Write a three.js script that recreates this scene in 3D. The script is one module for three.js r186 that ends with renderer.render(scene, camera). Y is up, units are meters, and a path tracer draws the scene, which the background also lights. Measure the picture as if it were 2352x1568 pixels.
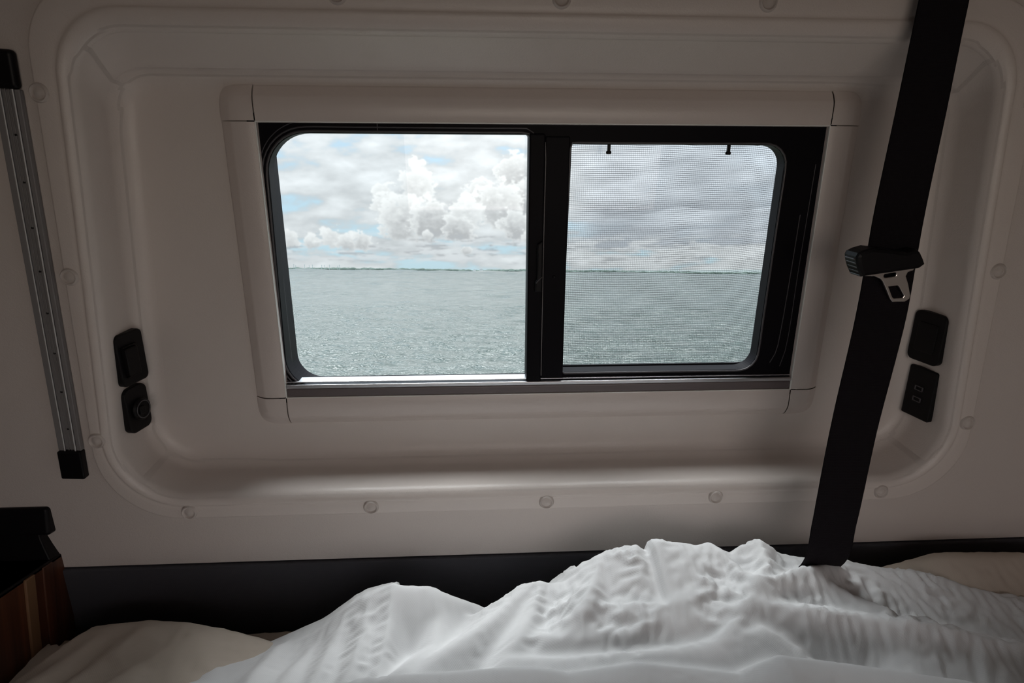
import * as THREE from 'three';
import { RoundedBoxGeometry } from 'three/addons/geometries/RoundedBoxGeometry.js';
import { mergeGeometries, mergeVertices, toCreasedNormals } from 'three/addons/utils/BufferGeometryUtils.js';
import { RectAreaLightUniformsLib } from 'three/addons/lights/RectAreaLightUniformsLib.js';
import { createNoise2D, createNoise3D } from 'simplex-noise';

// ---------------------------------------------------------------- camera, sky, light, exposure
const Y0 = 1.45;                                     // height of the window's centre above the van floor
const LEAN = THREE.MathUtils.degToRad(10.91);        // the van's side wall leans inward towards its top
const TILT = THREE.MathUtils.degToRad(-0.951);       // the van is parked on a slight slope: the horizon is not square to it
const GLASS = 0.56;                                  // light passed by the tinted panes
const scene = new THREE.Scene();
const camera = new THREE.PerspectiveCamera(58.49, 1.5, 0.01, 30000);
camera.position.set(-0.0788, Y0 - 0.0035, 0.6988);
camera.rotation.order = 'YXZ';
camera.rotation.set(THREE.MathUtils.degToRad(-6.58), THREE.MathUtils.degToRad(-3.22), THREE.MathUtils.degToRad(-0.33));
scene.add(camera);

const renderer = new THREE.WebGLRenderer({ antialias: true });
renderer.toneMapping = THREE.LinearToneMapping;
renderer.toneMappingExposure = 1.25;
renderer.shadowMap.enabled = true;

function rng(seed) { return () => { seed = (seed + 0x6d2b79f5) | 0; let t = Math.imul(seed ^ (seed >>> 15), 1 | seed); t = (t + Math.imul(t ^ (t >>> 7), 61 | t)) ^ t; return ((t ^ (t >>> 14)) >>> 0) / 4294967296; }; }
const n2 = createNoise2D(rng(11)), n3 = createNoise3D(rng(23)), n2b = createNoise2D(rng(37));
const clamp = (x, a = 0, b = 1) => Math.min(b, Math.max(a, x));
const smooth = (a, b, x) => { const t = clamp((x - a) / (b - a)); return t * t * (3 - 2 * t); };
const mix = (a, b, t) => a + (b - a) * t;

const SKY_GAIN = 1.32;
function makeSky() {
  const Wd = 4096, Hd = 2048, data = new Float32Array(Wd * Hd * 4), D = 180 / Math.PI;
  const up = [-Math.sin(TILT), Math.cos(TILT), 0];
  // cumulus heaps: azimuth, altitude, radius in degrees, and the altitude of their flat base
  // and how grey their body is; from the farthest to the nearest
  const heaps = [
    [3.8, 8.6, 2.3, 3.0, 0.2], [0.6, 7.0, 1.7, 3.0, 0.12], [5.2, 6.3, 2.8, 3.1, 0.26], [2.2, 5.8, 2.6, 3.1, 0.16], [-5.1, 9.0, 1.0, 2.9, 0], [-5.4, 7.5, 1.8, 2.9, 0.05], [-8.4, 6.9, 0.9, 2.9, 0], [-1.0, 5.0, 2.0, 3.2, -0.02],
    [-8.0, 5.6, 1.5, 2.9, 0.05], [-6.6, 4.6, 2.4, 2.9, 0.14], [-4.0, 4.4, 2.3, 2.9, 0.27], [-1.7, 3.9, 1.5, 2.9, 0.24], [3.6, 4.2, 1.6, 3.0, 0.22], [6.2, 4.4, 1.5, 3.0, 0.1], [5.0, 3.2, 0.8, 2.6, 0.05],
    [-18.4, 2.9, 1.0, 2.0, 0.05], [-16.6, 2.7, 0.9, 2.0, 0], [-14.6, 2.3, 0.8, 1.9, 0.05], [-13.0, 2.8, 1.0, 1.9, 0], [-11.7, 2.4, 0.9, 1.9, 0.08], [-10.4, 2.6, 0.9, 1.9, 0.1], [-1.0, 1.9, 0.5, 1.6, 0.1], [6.8, 2.1, 0.6, 1.6, 0], [-4.5, 3.2, 0.5, 3.0, 0.0],
  ];
  const r = rng(5);
  for (let i = 0; i < 90; i++) { const az = 32 + r() * 296, al = 2.5 + 5 * r(); heaps.push([az > 180 ? az - 360 : az, al, 0.8 + 2.4 * r(), al - 1.2, 0.25 * r()]); }
  const nearHeaps = (az) => heaps.filter((h) => Math.abs(h[0] - az) < h[2] * 1.7 + 0.8);
  const fb = (x, y, z, o) => { let s = 0, a = 0.5, f = 1; for (let i = 0; i < o; i++) { s += a * n3(x * f, y * f, z * f); a *= 0.52; f *= 2.03; } return s; };
  for (let col = 0; col < Wd; col++) {
    const rd = ((col + 0.5) / Wd - 0.5) * 2 * Math.PI, cx = Math.cos(rd), cz = Math.sin(rd);
    const list = nearHeaps(Math.atan2(cx, -cz) * D);
    for (let row = 0; row < Hd; row++) {
      const e = ((row + 0.5) / Hd - 0.5) * Math.PI, o = (row * Wd + col) * 4;
      data[o + 3] = 1;
      if (e < -0.04) { data[o] = 0.66 * SKY_GAIN; data[o + 1] = 0.78 * SKY_GAIN; data[o + 2] = 0.82 * SKY_GAIN; continue; }
      const x = cx * Math.cos(e), y = Math.sin(e), z = cz * Math.cos(e);
      const alt = Math.asin(clamp(x * up[0] + y * up[1] + z * up[2], -1, 1)) * D, az = Math.atan2(x, -z) * D;
      const h = clamp(alt / 14, 0, 1);
      let c = [mix(0.6, 0.46, h), mix(0.8, 0.68, h), mix(0.89, 0.88, h)];
      const put = (k, r0, g0, b0) => { c[0] = mix(c[0], r0, k); c[1] = mix(c[1], g0, k); c[2] = mix(c[2], b0, k); };
      // high thin sheet, drawn out along the horizon
      const X = cx * 6, Z = cz * 6, s = 7 / (alt + 6);
      const w1 = fb(X * 0.7 * s + 3, alt * 0.16, Z * 0.7 * s, 4), w2 = fb(X * 1.6, alt * 0.42 - 0.02 * az + 7, Z * 1.6, 5);
      const veil = smooth(-0.34, 0.12, w1 * 0.7 + w2 * 0.7 + 0.1);
      const bright = 0.71 + 0.3 * w2 + 0.14 * w1;
      put(veil * 0.95, bright * 0.955, bright * 1.0, bright * 1.03);
      // grey layer with darker, drawn-out bases on the right
      const heavy = smooth(6.5, 12, az) * smooth(60, 40, az) + smooth(-34, -46, az) * smooth(-95, -80, az) + smooth(110, 125, az);
      if (heavy > 0) {
        const g = fb(X * 1.3, alt * 0.5 - 0.03 * az, Z * 1.3 + 9, 5);
        const l1 = 2.15 + 0.03 * (az - 8) + 0.25 * n2(az * 0.2, 1), l2 = 5.3 + 0.04 * (az - 13) + 0.5 * n2(az * 0.13, 5), l3 = 3.7 + 0.02 * (az - 13) + 0.3 * n2(az * 0.16, 9);
        const band = (l, w) => (alt > l ? Math.exp(-(alt - l) / w) : Math.exp(-((l - alt) ** 2) / 0.012));
        const dark = 0.3 * band(l1, 0.55) + 0.24 * band(l2, 0.9) * smooth(11, 15, az) + 0.16 * band(l3, 0.5) * smooth(10, 13, az);
        const b = 0.68 + 0.26 * g - dark * (0.95 + 0.5 * g);
        put(heavy * smooth(1.7, 2.3, alt - 0.03 * (az - 8)) * 0.92, b * 0.93 - 0.01, b, b * 1.07 + 0.02);
      }
      // banks low over the water
      if (alt < 4) {
        const g = fb(X * 2.2 + 4, alt * 1.5, Z * 2.2, 5);
        const k = smooth(0.5, 1.2, alt) * smooth(3.8, 2.6, alt) * smooth(-0.12, 0.2, g);
        const b = 0.8 - 0.45 * smooth(0.05, 0.4, fb(X * 2.0 + 1, alt * 2.2, Z * 2.0, 4));
        put(k * 0.85, b * 0.95, b, b * 1.04);
      }
      // heaped clouds: billowing outline, flat grey base, white crowns
      if (list.length && alt < 13) {
        const bl = fb(X * 6, alt * 0.9, Z * 6, 6), ed = fb(X * 16 + 2, alt * 2.6, Z * 16, 4);
        for (const q of list) {
          const dx = az - q[0], dy = alt - q[1], d = 1 - Math.hypot(dx, dy * (dy < 0 ? 1.1 : 1)) / q[2] + (0.75 * bl + 0.3 * ed) * Math.min(1, 0.9 / q[2] + 0.3);
          const k = smooth(0.0, 0.16, d) * smooth(q[3] - 0.4, q[3] + 0.2, alt + 0.5 * bl);
          if (k <= 0) continue;
          const up1 = clamp((dy + 0.25 * dx * 0.3) / q[2] * 0.5 + 0.5), rim = 1 - smooth(0.05, 0.5, d);
          const b = clamp(0.74 + 0.16 * up1 + 0.1 * rim - q[4] * (1 - rim) * (1.25 - up1) * 1.2 + 0.16 * bl + 0.1 * ed - 0.1 * smooth(0.9, 0, alt - q[3]), 0.42, 0.97);
          put(k * 0.96, b * 0.965, b, b * 1.01 + 0.02 * (1 - b));
        }
      }
      const overcast = 1 + 1.5 * Math.max(0, Math.sin(alt / D));   // an overcast sky grows brighter from the horizon to the zenith
      for (let i = 0; i < 3; i++) data[o + i] = Math.max(0.1, c[i]) * SKY_GAIN * overcast;
    }
  }
  const t = new THREE.DataTexture(data, Wd, Hd, THREE.RGBAFormat, THREE.FloatType);
  t.mapping = THREE.EquirectangularReflectionMapping; t.magFilter = t.minFilter = THREE.LinearFilter; t.needsUpdate = true;
  return t;
}
scene.background = makeSky();

// the sun behind thin cloud, high over the bay: a very wide, soft source that comes in through the window
const sun = new THREE.DirectionalLight(0xfbfdff, 15.5);
{ const al = THREE.MathUtils.degToRad(77), az = THREE.MathUtils.degToRad(-40); sun.position.set(Math.sin(az) * Math.cos(al), Math.sin(al), -Math.cos(az) * Math.cos(al)).multiplyScalar(60).add(new THREE.Vector3(0, Y0, 0)); }
sun.target.position.set(0, Y0, 0); sun.castShadow = true; sun.shadow.radius = 108;
Object.assign(sun.shadow.camera, { left: -3, right: 3, top: 3, bottom: -3, near: 10, far: 80 });
scene.add(sun, sun.target);
// daylight stand-in: fill lamp added at an assumed opening behind the photographer
RectAreaLightUniformsLib.init();
function fillLight(color, intensity, w, h, at, target) {
  const l = new THREE.RectAreaLight(color, intensity, w, h); l.position.set(...at); l.lookAt(...target); scene.add(l); return l;
}
fillLight(0xffe7e0, 1.25, 1.0, 0.5, [0.15, Y0 - 0.19, 1.725], [0.15, Y0 - 0.19, 0]);

// ---------------------------------------------------------------- helpers
const taken = new Map();
function numbered(name) { const k = taken.get(name) ?? 0; taken.set(name, k + 1); return k ? name + '_' + String(k).padStart(3, '0') : name; }
function W(u, v, w) { return new THREE.Vector3(u, Y0 + v * Math.cos(LEAN) - w * Math.sin(LEAN), v * Math.sin(LEAN) + w * Math.cos(LEAN)); }   // along, up and out of the leaning wall
function dress(o, label, category, extra = {}) { Object.assign(o.userData, label ? { label } : {}, category ? { category } : {}, extra); return o; }
function thing(name, label, category, at = null, extra = {}) {
  const g = new THREE.Group(); g.name = numbered(name); scene.add(g); dress(g, label, category, extra);
  if (at) { g.position.copy(W(...at)); g.rotation.x = LEAN; }
  return g;
}
function part(name, geo, m, parent) { const o = new THREE.Mesh(geo, m); o.name = name; o.castShadow = o.receiveShadow = true; parent.add(o); return o; }
function struct(name, geo, m, label, category, onWall = true) {
  const o = new THREE.Mesh(geo, m); o.name = numbered(name); o.castShadow = o.receiveShadow = true; scene.add(o); dress(o, label, category, { kind: 'structure' });
  if (onWall) { o.position.copy(W(0, 0, 0)); o.rotation.x = LEAN; }
  return o;
}
function uvBox(geo, k = 1) {   // texture coordinates in metres, from the side each face looks to
  if (geo.index) geo = geo.toNonIndexed();
  const p = geo.attributes.position, n = geo.attributes.normal, uv = new Float32Array(p.count * 2);
  for (let i = 0; i < p.count; i++) {
    const a = Math.abs(n.getX(i)), b = Math.abs(n.getY(i)), c = Math.abs(n.getZ(i));
    const q = a > b && a > c ? [p.getZ(i), p.getY(i)] : b > c ? [p.getX(i), p.getZ(i)] : [p.getX(i), p.getY(i)];
    uv[2 * i] = q[0] * k; uv[2 * i + 1] = q[1] * k;
  }
  geo.setAttribute('uv', new THREE.BufferAttribute(uv, 2));
  return geo;
}
const box = (w, h, d, r = 0.001, x = 0, y = 0, z = 0, seg = 2) => new RoundedBoxGeometry(w, h, d, seg, Math.min(r, w / 2.02, h / 2.02, d / 2.02)).translate(x, y, z);
const span = (x0, x1, y0, y1, z0, z1, r = 0.001, seg = 2) => box(x1 - x0, y1 - y0, z1 - z0, r, (x0 + x1) / 2, (y0 + y1) / 2, (z0 + z1) / 2, seg);
function outline(corners, k = 14, m = 18) {   // corners [u, v, radius] anticlockwise -> points of a rounded polygon, the same count for every outline
  const n = corners.length, out = [];
  const arcs = corners.map(([x, y, r], i) => {
    const a = corners[(i + n - 1) % n], b = corners[(i + 1) % n];
    const da = new THREE.Vector2(a[0] - x, a[1] - y).normalize(), db = new THREE.Vector2(b[0] - x, b[1] - y).normalize();
    const half = Math.acos(clamp(da.dot(db), -1, 1)) / 2, t = r / Math.tan(half), c = da.clone().add(db).normalize().multiplyScalar(r / Math.sin(half));
    const cx = x + c.x, cy = y + c.y, s = [x + da.x * t, y + da.y * t], e = [x + db.x * t, y + db.y * t];
    let a0 = Math.atan2(s[1] - cy, s[0] - cx), a1 = Math.atan2(e[1] - cy, e[0] - cx);
    while (a1 < a0 - 1e-9) a1 += 2 * Math.PI;
    const pts = [];
    for (let j = 0; j <= k; j++) { const an = mix(a0, a1, j / k); pts.push([cx + r * Math.cos(an), cy + r * Math.sin(an)]); }
    return pts;
  });
  for (let i = 0; i < n; i++) {
    out.push(...arcs[i]);
    const s = arcs[i][k], e = arcs[(i + 1) % n][0];
    for (let j = 1; j < m; j++) out.push([mix(s[0], e[0], j / m), mix(s[1], e[1], j / m)]);
  }
  return out;
}
const inset = (pts, d) => pts.map((p, i) => {
  const a = pts[(i + pts.length - 1) % pts.length], b = pts[(i + 1) % pts.length], tx = b[0] - a[0], ty = b[1] - a[1], l = Math.hypot(tx, ty) || 1;
  return [p[0] - (ty / l) * d, p[1] + (tx / l) * d];
});
function grid(rows, closed = false) {   // rows of [x, y, z] -> smooth surface
  const nr = rows.length, nc = rows[0].length, pos = new Float32Array(nr * nc * 3), idx = [];
  rows.forEach((r, i) => r.forEach((p, j) => pos.set(p, (i * nc + j) * 3)));
  for (let i = 0; i < nr - 1; i++) for (let j = 0; j < (closed ? nc : nc - 1); j++) { const a = i * nc + j, b = i * nc + ((j + 1) % nc), c = a + nc, d = b + nc; idx.push(a, b, c, b, d, c); }
  const g = new THREE.BufferGeometry(); g.setAttribute('position', new THREE.BufferAttribute(pos, 3)); g.setIndex(idx); g.computeVertexNormals(); return g;
}
const shapeOf = (pts, holes = []) => { const s = new THREE.Shape(pts.map((p) => new THREE.Vector2(...p))); for (const h of holes) s.holes.push(new THREE.Path(h.map((p) => new THREE.Vector2(...p)))); return s; };
const rect = (u0, u1, v0, v1) => [[u0, v0], [u1, v0], [u1, v1], [u0, v1]];
function slab(pts, holes, w0, w1, bevel = 0) {
  const g = new THREE.ExtrudeGeometry(shapeOf(pts, holes), { depth: w1 - w0 - 2 * bevel, bevelEnabled: bevel > 0, bevelSize: bevel, bevelThickness: bevel, bevelOffset: -bevel, bevelSegments: 2, curveSegments: 4 });
  return g.translate(0, 0, w0 + bevel);
}
function tube(points, r, closed = false, seg = 0, sides = 6) {
  const c = new THREE.CatmullRomCurve3(points.map((p) => new THREE.Vector3(...p)), closed, 'centripetal');
  return new THREE.TubeGeometry(c, seg || points.length * 3, r, sides, closed);
}
const lathe = (pts, n = 20) => new THREE.LatheGeometry(pts.map((p) => new THREE.Vector2(...p)), n).rotateX(Math.PI / 2);   // axis along +z

// ---------------------------------------------------------------- materials
function texture(size, f, color = false, rx = 1, ry = rx) {
  const d = new Uint8Array(size * size * 4);
  for (let y = 0; y < size; y++) for (let x = 0; x < size; x++) { const v = f(x / size, y / size, x, y), o = (y * size + x) * 4; if (color) { d[o] = v[0]; d[o + 1] = v[1]; d[o + 2] = v[2]; } else d[o] = d[o + 1] = d[o + 2] = clamp(v) * 255; d[o + 3] = 255; }
  const t = new THREE.DataTexture(d, size, size, THREE.RGBAFormat);
  t.wrapS = t.wrapT = THREE.RepeatWrapping; t.magFilter = t.minFilter = THREE.LinearFilter; t.repeat.set(rx, ry); if (color) t.colorSpace = THREE.SRGBColorSpace; t.needsUpdate = true;
  return t;
}
const wrapNoise = (u, v, k, seed = 0) => { const a = u * 2 * Math.PI, b = v * 2 * Math.PI, R = k / (2 * Math.PI); return n3(Math.cos(a) * R + seed, Math.sin(a) * R + Math.cos(b) * R, Math.sin(b) * R - seed); };
const grain = texture(256, (u, v) => 0.5 + 0.3 * wrapNoise(u, v, 60, 3) + 0.2 * wrapNoise(u, v, 24, 8), false, 14);
const weave = texture(128, (u, v, x, y) => 0.5 + 0.5 * Math.sin(u * Math.PI * 32) * Math.sin(v * Math.PI * 32), false, 28);
const webbing = texture(128, (u, v) => 0.5 + 0.28 * Math.sin((u * 10 + Math.abs(((v * 6) % 1) - 0.5)) * Math.PI * 2) + 0.2 * Math.sin(v * Math.PI * 40), false, 60, 60);
const lin = (r, g, b) => new THREE.Color().setRGB(r, g, b);
const std = (c, roughness, extra = {}) => new THREE.MeshStandardMaterial({ color: c, roughness, ...extra });
const woodTex = texture(512, (u, v) => { const g = wrapNoise(u, v * 0.15, 18, 4), f = wrapNoise(u, v * 0.08, 60, 9), k = 0.5 + 0.35 * g + 0.22 * f; return [mix(58, 104, k), mix(31, 60, k), mix(18, 36, k)]; }, true, 3, 1.2);
const M = {
  panel: std(lin(0.68, 0.615, 0.57), 0.38, { bumpMap: grain, bumpScale: 0.00012 }),
  wall: std(lin(0.62, 0.56, 0.52), 0.6, { bumpMap: grain, bumpScale: 0.00018 }),
  trim: std(lin(0.67, 0.6, 0.56), 0.3, { bumpMap: grain, bumpScale: 0.00008 }),
  edgeHighlight: std(lin(0.88, 0.88, 0.84), 0.25),  // near-white stands in for light caught along the trim edge
  charcoal: std(lin(0.05, 0.049, 0.057), 0.85, { bumpMap: weave, bumpScale: 0.0002 }),
  black: new THREE.MeshPhysicalMaterial({ color: lin(0.0045, 0.004, 0.005), roughness: 0.45, specularIntensity: 0.4 }),
  frame: new THREE.MeshPhysicalMaterial({ color: lin(0.005, 0.0042, 0.0062), roughness: 0.45, specularIntensity: 0.15 }),
  rubber: std(lin(0.07, 0.066, 0.072), 0.3),
  socket: new THREE.MeshPhysicalMaterial({ color: lin(0.004, 0.0035, 0.004), roughness: 0.5, specularIntensity: 0.4 }),
  alu: std(lin(0.72, 0.73, 0.76), 0.3, { metalness: 1 }),
  bronze: std(lin(0.15, 0.125, 0.125), 0.35, { metalness: 0.2 }),
  chrome: std(lin(0.75, 0.72, 0.68), 0.28, { metalness: 1 }),
  belt: new THREE.MeshPhysicalMaterial({ color: lin(0.011, 0.009, 0.011), roughness: 0.9, specularIntensity: 0.25, bumpMap: webbing, bumpScale: 0.0003 }),
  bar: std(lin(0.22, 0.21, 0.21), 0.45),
  barLight: std(lin(0.6, 0.6, 0.6), 0.35),
  wood: std(new THREE.Color(1, 1, 1), 0.45, { map: woodTex }),
  woodLight: std(lin(0.2, 0.105, 0.05), 0.5),
  cotton: new THREE.MeshPhysicalMaterial({ color: lin(0.7, 0.7, 0.7), roughness: 0.92, sheen: 0.25, sheenRoughness: 0.6, bumpMap: weave, bumpScale: 0.00008 }),
  cream: new THREE.MeshPhysicalMaterial({ color: lin(0.58, 0.5, 0.42), roughness: 0.94, sheen: 0.2, sheenRoughness: 0.6, bumpMap: weave, bumpScale: 0.00008 }),
  mattress: std(lin(0.55, 0.53, 0.5), 0.9),
  floor: std(lin(0.16, 0.14, 0.12), 0.6),
  glass: new THREE.MeshPhysicalMaterial({ color: lin(GLASS * 0.98, GLASS, GLASS * 0.995), roughness: 0, transmission: 1, thickness: 0, ior: 1.5 }),
  mesh: std(lin(0.03, 0.03, 0.032), 0.6),
};

// ---------------------------------------------------------------- the van's shell
const outer = outline([[-0.5018, -0.2715, 0.085], [0.5018, -0.2715, 0.085], [0.4715, 0.2695, 0.066], [-0.4715, 0.2695, 0.066]]);
const brim = outline([[-0.4775, -0.2423, 0.065], [0.4725, -0.2423, 0.065], [0.4355, 0.228, 0.05], [-0.438, 0.228, 0.05]]);
const foot = outline([[-0.4745, -0.2385, 0.06], [0.4695, -0.2385, 0.06], [0.4385, 0.2035, 0.042], [-0.441, 0.2035, 0.042]]);
const SEAM = -0.3345, WALL = 0.0642;
struct('wall_back', uvBox(slab(rect(-1.75, 1.35, SEAM, 0.47), [inset(outer, 0.012)], 0.03, WALL, 0)), M.wall, 'off-white van side wall around the moulded window panel', 'wall');
struct('wall_lower', uvBox(slab(rect(-1.75, 1.35, -1.46, SEAM - 0.0015), [], 0.03, WALL + 0.004, 0.0025)), M.charcoal, 'charcoal fabric lining along the lower wall behind the bed', 'wall');
struct('wall_outer', slab(rect(-1.75, 1.35, -1.5, 0.5), [rect(-0.314, 0.314, -0.159, 0.159)], -0.05, -0.032), M.mattress, 'outer skin of the van around the window', 'wall');

function panelGeometry() {
  const at = (pts, w) => pts.map((p) => [p[0], p[1], w]);
  const between = (a, b, t) => a.map((p, i) => [mix(p[0], b[i][0], t), mix(p[1], b[i][1], t)]);
  const D = 0.07, edge = [at(inset(outer, 0.001), D - 0.012), at(outer, D - 0.0015)], face = [at(outer, D - 0.0015), at(inset(outer, 0.0009), D - 0.0004), at(inset(outer, 0.0024), D)];
  const rim = inset(brim, -0.012).map((p) => [p[0], p[1] + 0.006 * smooth(0.15, 0.22, p[1])]), from = inset(outer, 0.0024), back = inset(foot, 0.022);
  for (const [t, w] of [[0.3, 0], [0.6, 0], [0.78, -0.0004], [0.88, -0.0009], [0.95, -0.0004], [1, 0.0006]]) face.push(at(between(from, rim, t), D + w));
  for (let i = 1; i <= 10; i++) { const a = (i / 10) * Math.PI / 2; face.push(at(between(rim, brim, Math.sin(a)), D - 0.013 + 0.0136 * Math.cos(a))); }
  for (let i = 1; i < 6; i++) face.push(at(between(brim, foot, i / 6), mix(D - 0.013, 0.022, i / 6)));
  for (let i = 0; i <= 12; i++) { const a = (i / 12) * Math.PI / 2; face.push(at(between(foot, back, 1 - Math.cos(a)), 0.022 * (1 - Math.sin(a)))); }
  const flat = new THREE.ShapeGeometry(shapeOf(back, [rect(-0.316, 0.316, -0.161, 0.165)]));
  return mergeGeometries([grid(edge, true), grid(face, true), flat].map((g) => { g = uvBox(g); return g; }));
}
const panel = thing('wall_panel', 'off-white moulded plastic panel with a deep recess around the window', 'wall panel', [0, 0, 0]);
part('moulding', panelGeometry(), M.panel, panel);
const capGeo = lathe([[0.0001, 0.0016], [0.0022, 0.0014], [0.004, 0.0006], [0.0047, 0.0001], [0.0053, 0.0003], [0.006, 0.0013], [0.0066, 0.0016], [0.0074, 0.0009], [0.0082, -0.0004]].reverse(), 24);
for (const [u, v] of [[-0.4722, 0.1755], [-0.4805, 0.0066], [-0.4888, -0.1718], [-0.4057, -0.2625], [-0.2032, -0.2622], [-0.0015, -0.2618], [0.1992, -0.2612], [0.4015, -0.2598], [-0.2, 0.2595], [0.0008, 0.2595], [0.1929, 0.26], [0.4722, 0.1755], [0.4805, 0.0066], [0.4888, -0.1718]]) {
  const s = part('screw_cap', capGeo, M.panel, panel); s.scale.set(1.1, 1.1, 1.7); s.position.set(u, v, 0.0702);
}

// ---------------------------------------------------------------- window surround: four strips and four corner pieces
const trim = thing('trim_1', 'off-white plastic surround of four strips and four corners framing the window', 'window trim', [0, 0, 0], { kind: 'structure' });
const TI = { u0: -0.3042, u1: 0.3042, v0: -0.1508, v1: 0.1552 };
const prof = (wd) => [[-0.0012, -0.008], [-0.0012, 0.0068], [-0.0006, 0.0092], [0.0008, 0.0102], [0.003, 0.0104], [wd * 0.3, 0.0107], [wd * 0.55, 0.0106], [wd * 0.63, 0.0101], [wd * 0.72, 0.0088], [wd * 0.84, 0.0066], [wd * 0.94, 0.0034], [wd, 0.001], [wd, -0.001]];
const SD = 0.0365, TB = 0.036, GAP = 0.0006;
function strip(a, b, dir, wd) {   // from a to b, profile running out along dir
  const rows = prof(wd).map(([t, w]) => [0, 1].map((k) => { const e = k ? b : a; return [e[0] + dir[0] * t, e[1] + dir[1] * t, w]; }));
  return uvBox(toCreasedNormals(grid(rows), 0.7));
}
function cornerPiece(c, sx, sy) {
  const rows = prof(SD).map(([t, w], i) => { const pts = []; for (let j = 0; j <= 16; j++) { const a = (j / 16) * Math.PI / 2, ca = Math.cos(a), sa = Math.sin(a), q = 4.2, k = 1 / Math.pow(ca ** q + sa ** q, 1 / q); const tt = Math.max(t, 0.0002); pts.push([c[0] + sx * (GAP + tt * ca * k), c[1] + sy * (GAP + tt * sa * k * (TB / SD)), w]); } return pts; });
  return uvBox(toCreasedNormals(grid(rows), 0.7));
}
part('trim_strip', strip([TI.u0 + GAP, TI.v1], [TI.u1 - GAP, TI.v1], [0, 1], TB), M.trim, trim);
part('trim_strip', strip([TI.u0 + GAP, TI.v0], [TI.u1 - GAP, TI.v0], [0, -1], TB), M.trim, trim);
part('trim_strip', strip([TI.u0, TI.v0 + GAP], [TI.u0, TI.v1 - GAP], [-1, 0], SD), M.trim, trim);
part('trim_strip', strip([TI.u1, TI.v0 + GAP], [TI.u1, TI.v1 - GAP], [1, 0], SD), M.trim, trim);
for (const [a, b, c, d] of [[TI.u0 - 0.0004, TI.u0 + 0.0009, TI.v0, TI.v1], [TI.u1 - 0.0009, TI.u1 + 0.0004, TI.v0, TI.v1], [TI.u0, TI.u1, TI.v1 - 0.0009, TI.v1 + 0.0004], [TI.u0, TI.u1, TI.v0 - 0.0004, TI.v0 + 0.0006]]) part('edge_highlight', span(a, b, c, d, 0.0, 0.0104, 0.0005, 2), M.edgeHighlight, trim);  // added strips: bright edge light of the trim put into their whiter colour
for (const [cu, sx] of [[TI.u0, -1], [TI.u1, 1]]) for (const [cv, sy] of [[TI.v0, -1], [TI.v1, 1]]) part('trim_corner', cornerPiece([cu, cv], sx, sy), M.trim, trim);

// ---------------------------------------------------------------- the sliding window
const win = thing('window_1', 'black framed sliding van window with an insect screen on its right half', 'window', [0, 0, 0], { kind: 'structure' });
const leftHole = outline([[-0.3025, -0.1405, 0.036], [-0.0222, -0.1405, 0.0012], [-0.0222, 0.1440, 0.0025], [-0.2968, 0.1440, 0.042]], 12, 10);
const rightHole = outline([[0.0205, -0.1255, 0.0012], [0.2585, -0.1255, 0.021], [0.2618, 0.1346, 0.022], [0.0245, 0.1346, 0.0012]], 12, 10);
const backHole = outline([[-0.303, -0.145, 0.03], [0.285, -0.145, 0.03], [0.285, 0.15, 0.03], [-0.303, 0.15, 0.03]], 12, 10);
part('frame', uvBox(slab(rect(-0.3145, 0.3145, -0.1595, 0.1635), [leftHole, rightHole], -0.0145, 0.0045, 0.0012)), M.frame, win);
part('outer_frame', uvBox(slab(rect(-0.3145, 0.3145, -0.1595, 0.1635), [backHole], -0.046, -0.0145)), M.frame, win);
const bead = (pts, off, r, w, name, m) => part(name, tube([...inset(pts, off)].filter((_, i) => i % 2 === 0).map((p) => [p[0], p[1], w]), r, true), m, win);
bead(leftHole, -0.002, 0.0013, 0.0044, 'gasket', M.rubber);
bead(leftHole, -0.0062, 0.0009, 0.0044, 'gasket', M.rubber);
bead(rightHole, -0.0016, 0.0012, 0.0044, 'gasket', M.rubber);
// fine raised lines at the left corners and down the right side of the frame
const arc = (c, r0, a0, a1) => { const p = []; for (let j = 0; j <= 10; j++) { const a = THREE.MathUtils.degToRad(mix(a0, a1, j / 10)); p.push([c[0] + r0 * Math.cos(a), c[1] + r0 * Math.sin(a), 0.0045]); } return p; };
part('corner_ridge', tube(arc([-0.2535, 0.1026], 0.0535, 95, 178), 0.0005), M.rubber, win);
part('corner_ridge', tube(arc([-0.2645, -0.1018], 0.0475, 188, 262), 0.0005), M.rubber, win);
part('side_ridge', tube([[0.2875, 0.06, 0.0045], [0.286, -0.02, 0.0045], [0.284, -0.08, 0.0045], [0.282, -0.103, 0.0045], [0.276, -0.117, 0.0045]], 0.0005), M.rubber, win);
part('side_ridge', tube([[0.297, 0.115, 0.0045], [0.295, 0.0, 0.0045], [0.2935, -0.1, 0.0045], [0.289, -0.122, 0.0045]], 0.0004), M.rubber, win);
part('head_joint', span(-0.1815, -0.1808, 0.1452, 0.1555, 0.003, 0.0052, 0.0002), M.rubber, win);
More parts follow.
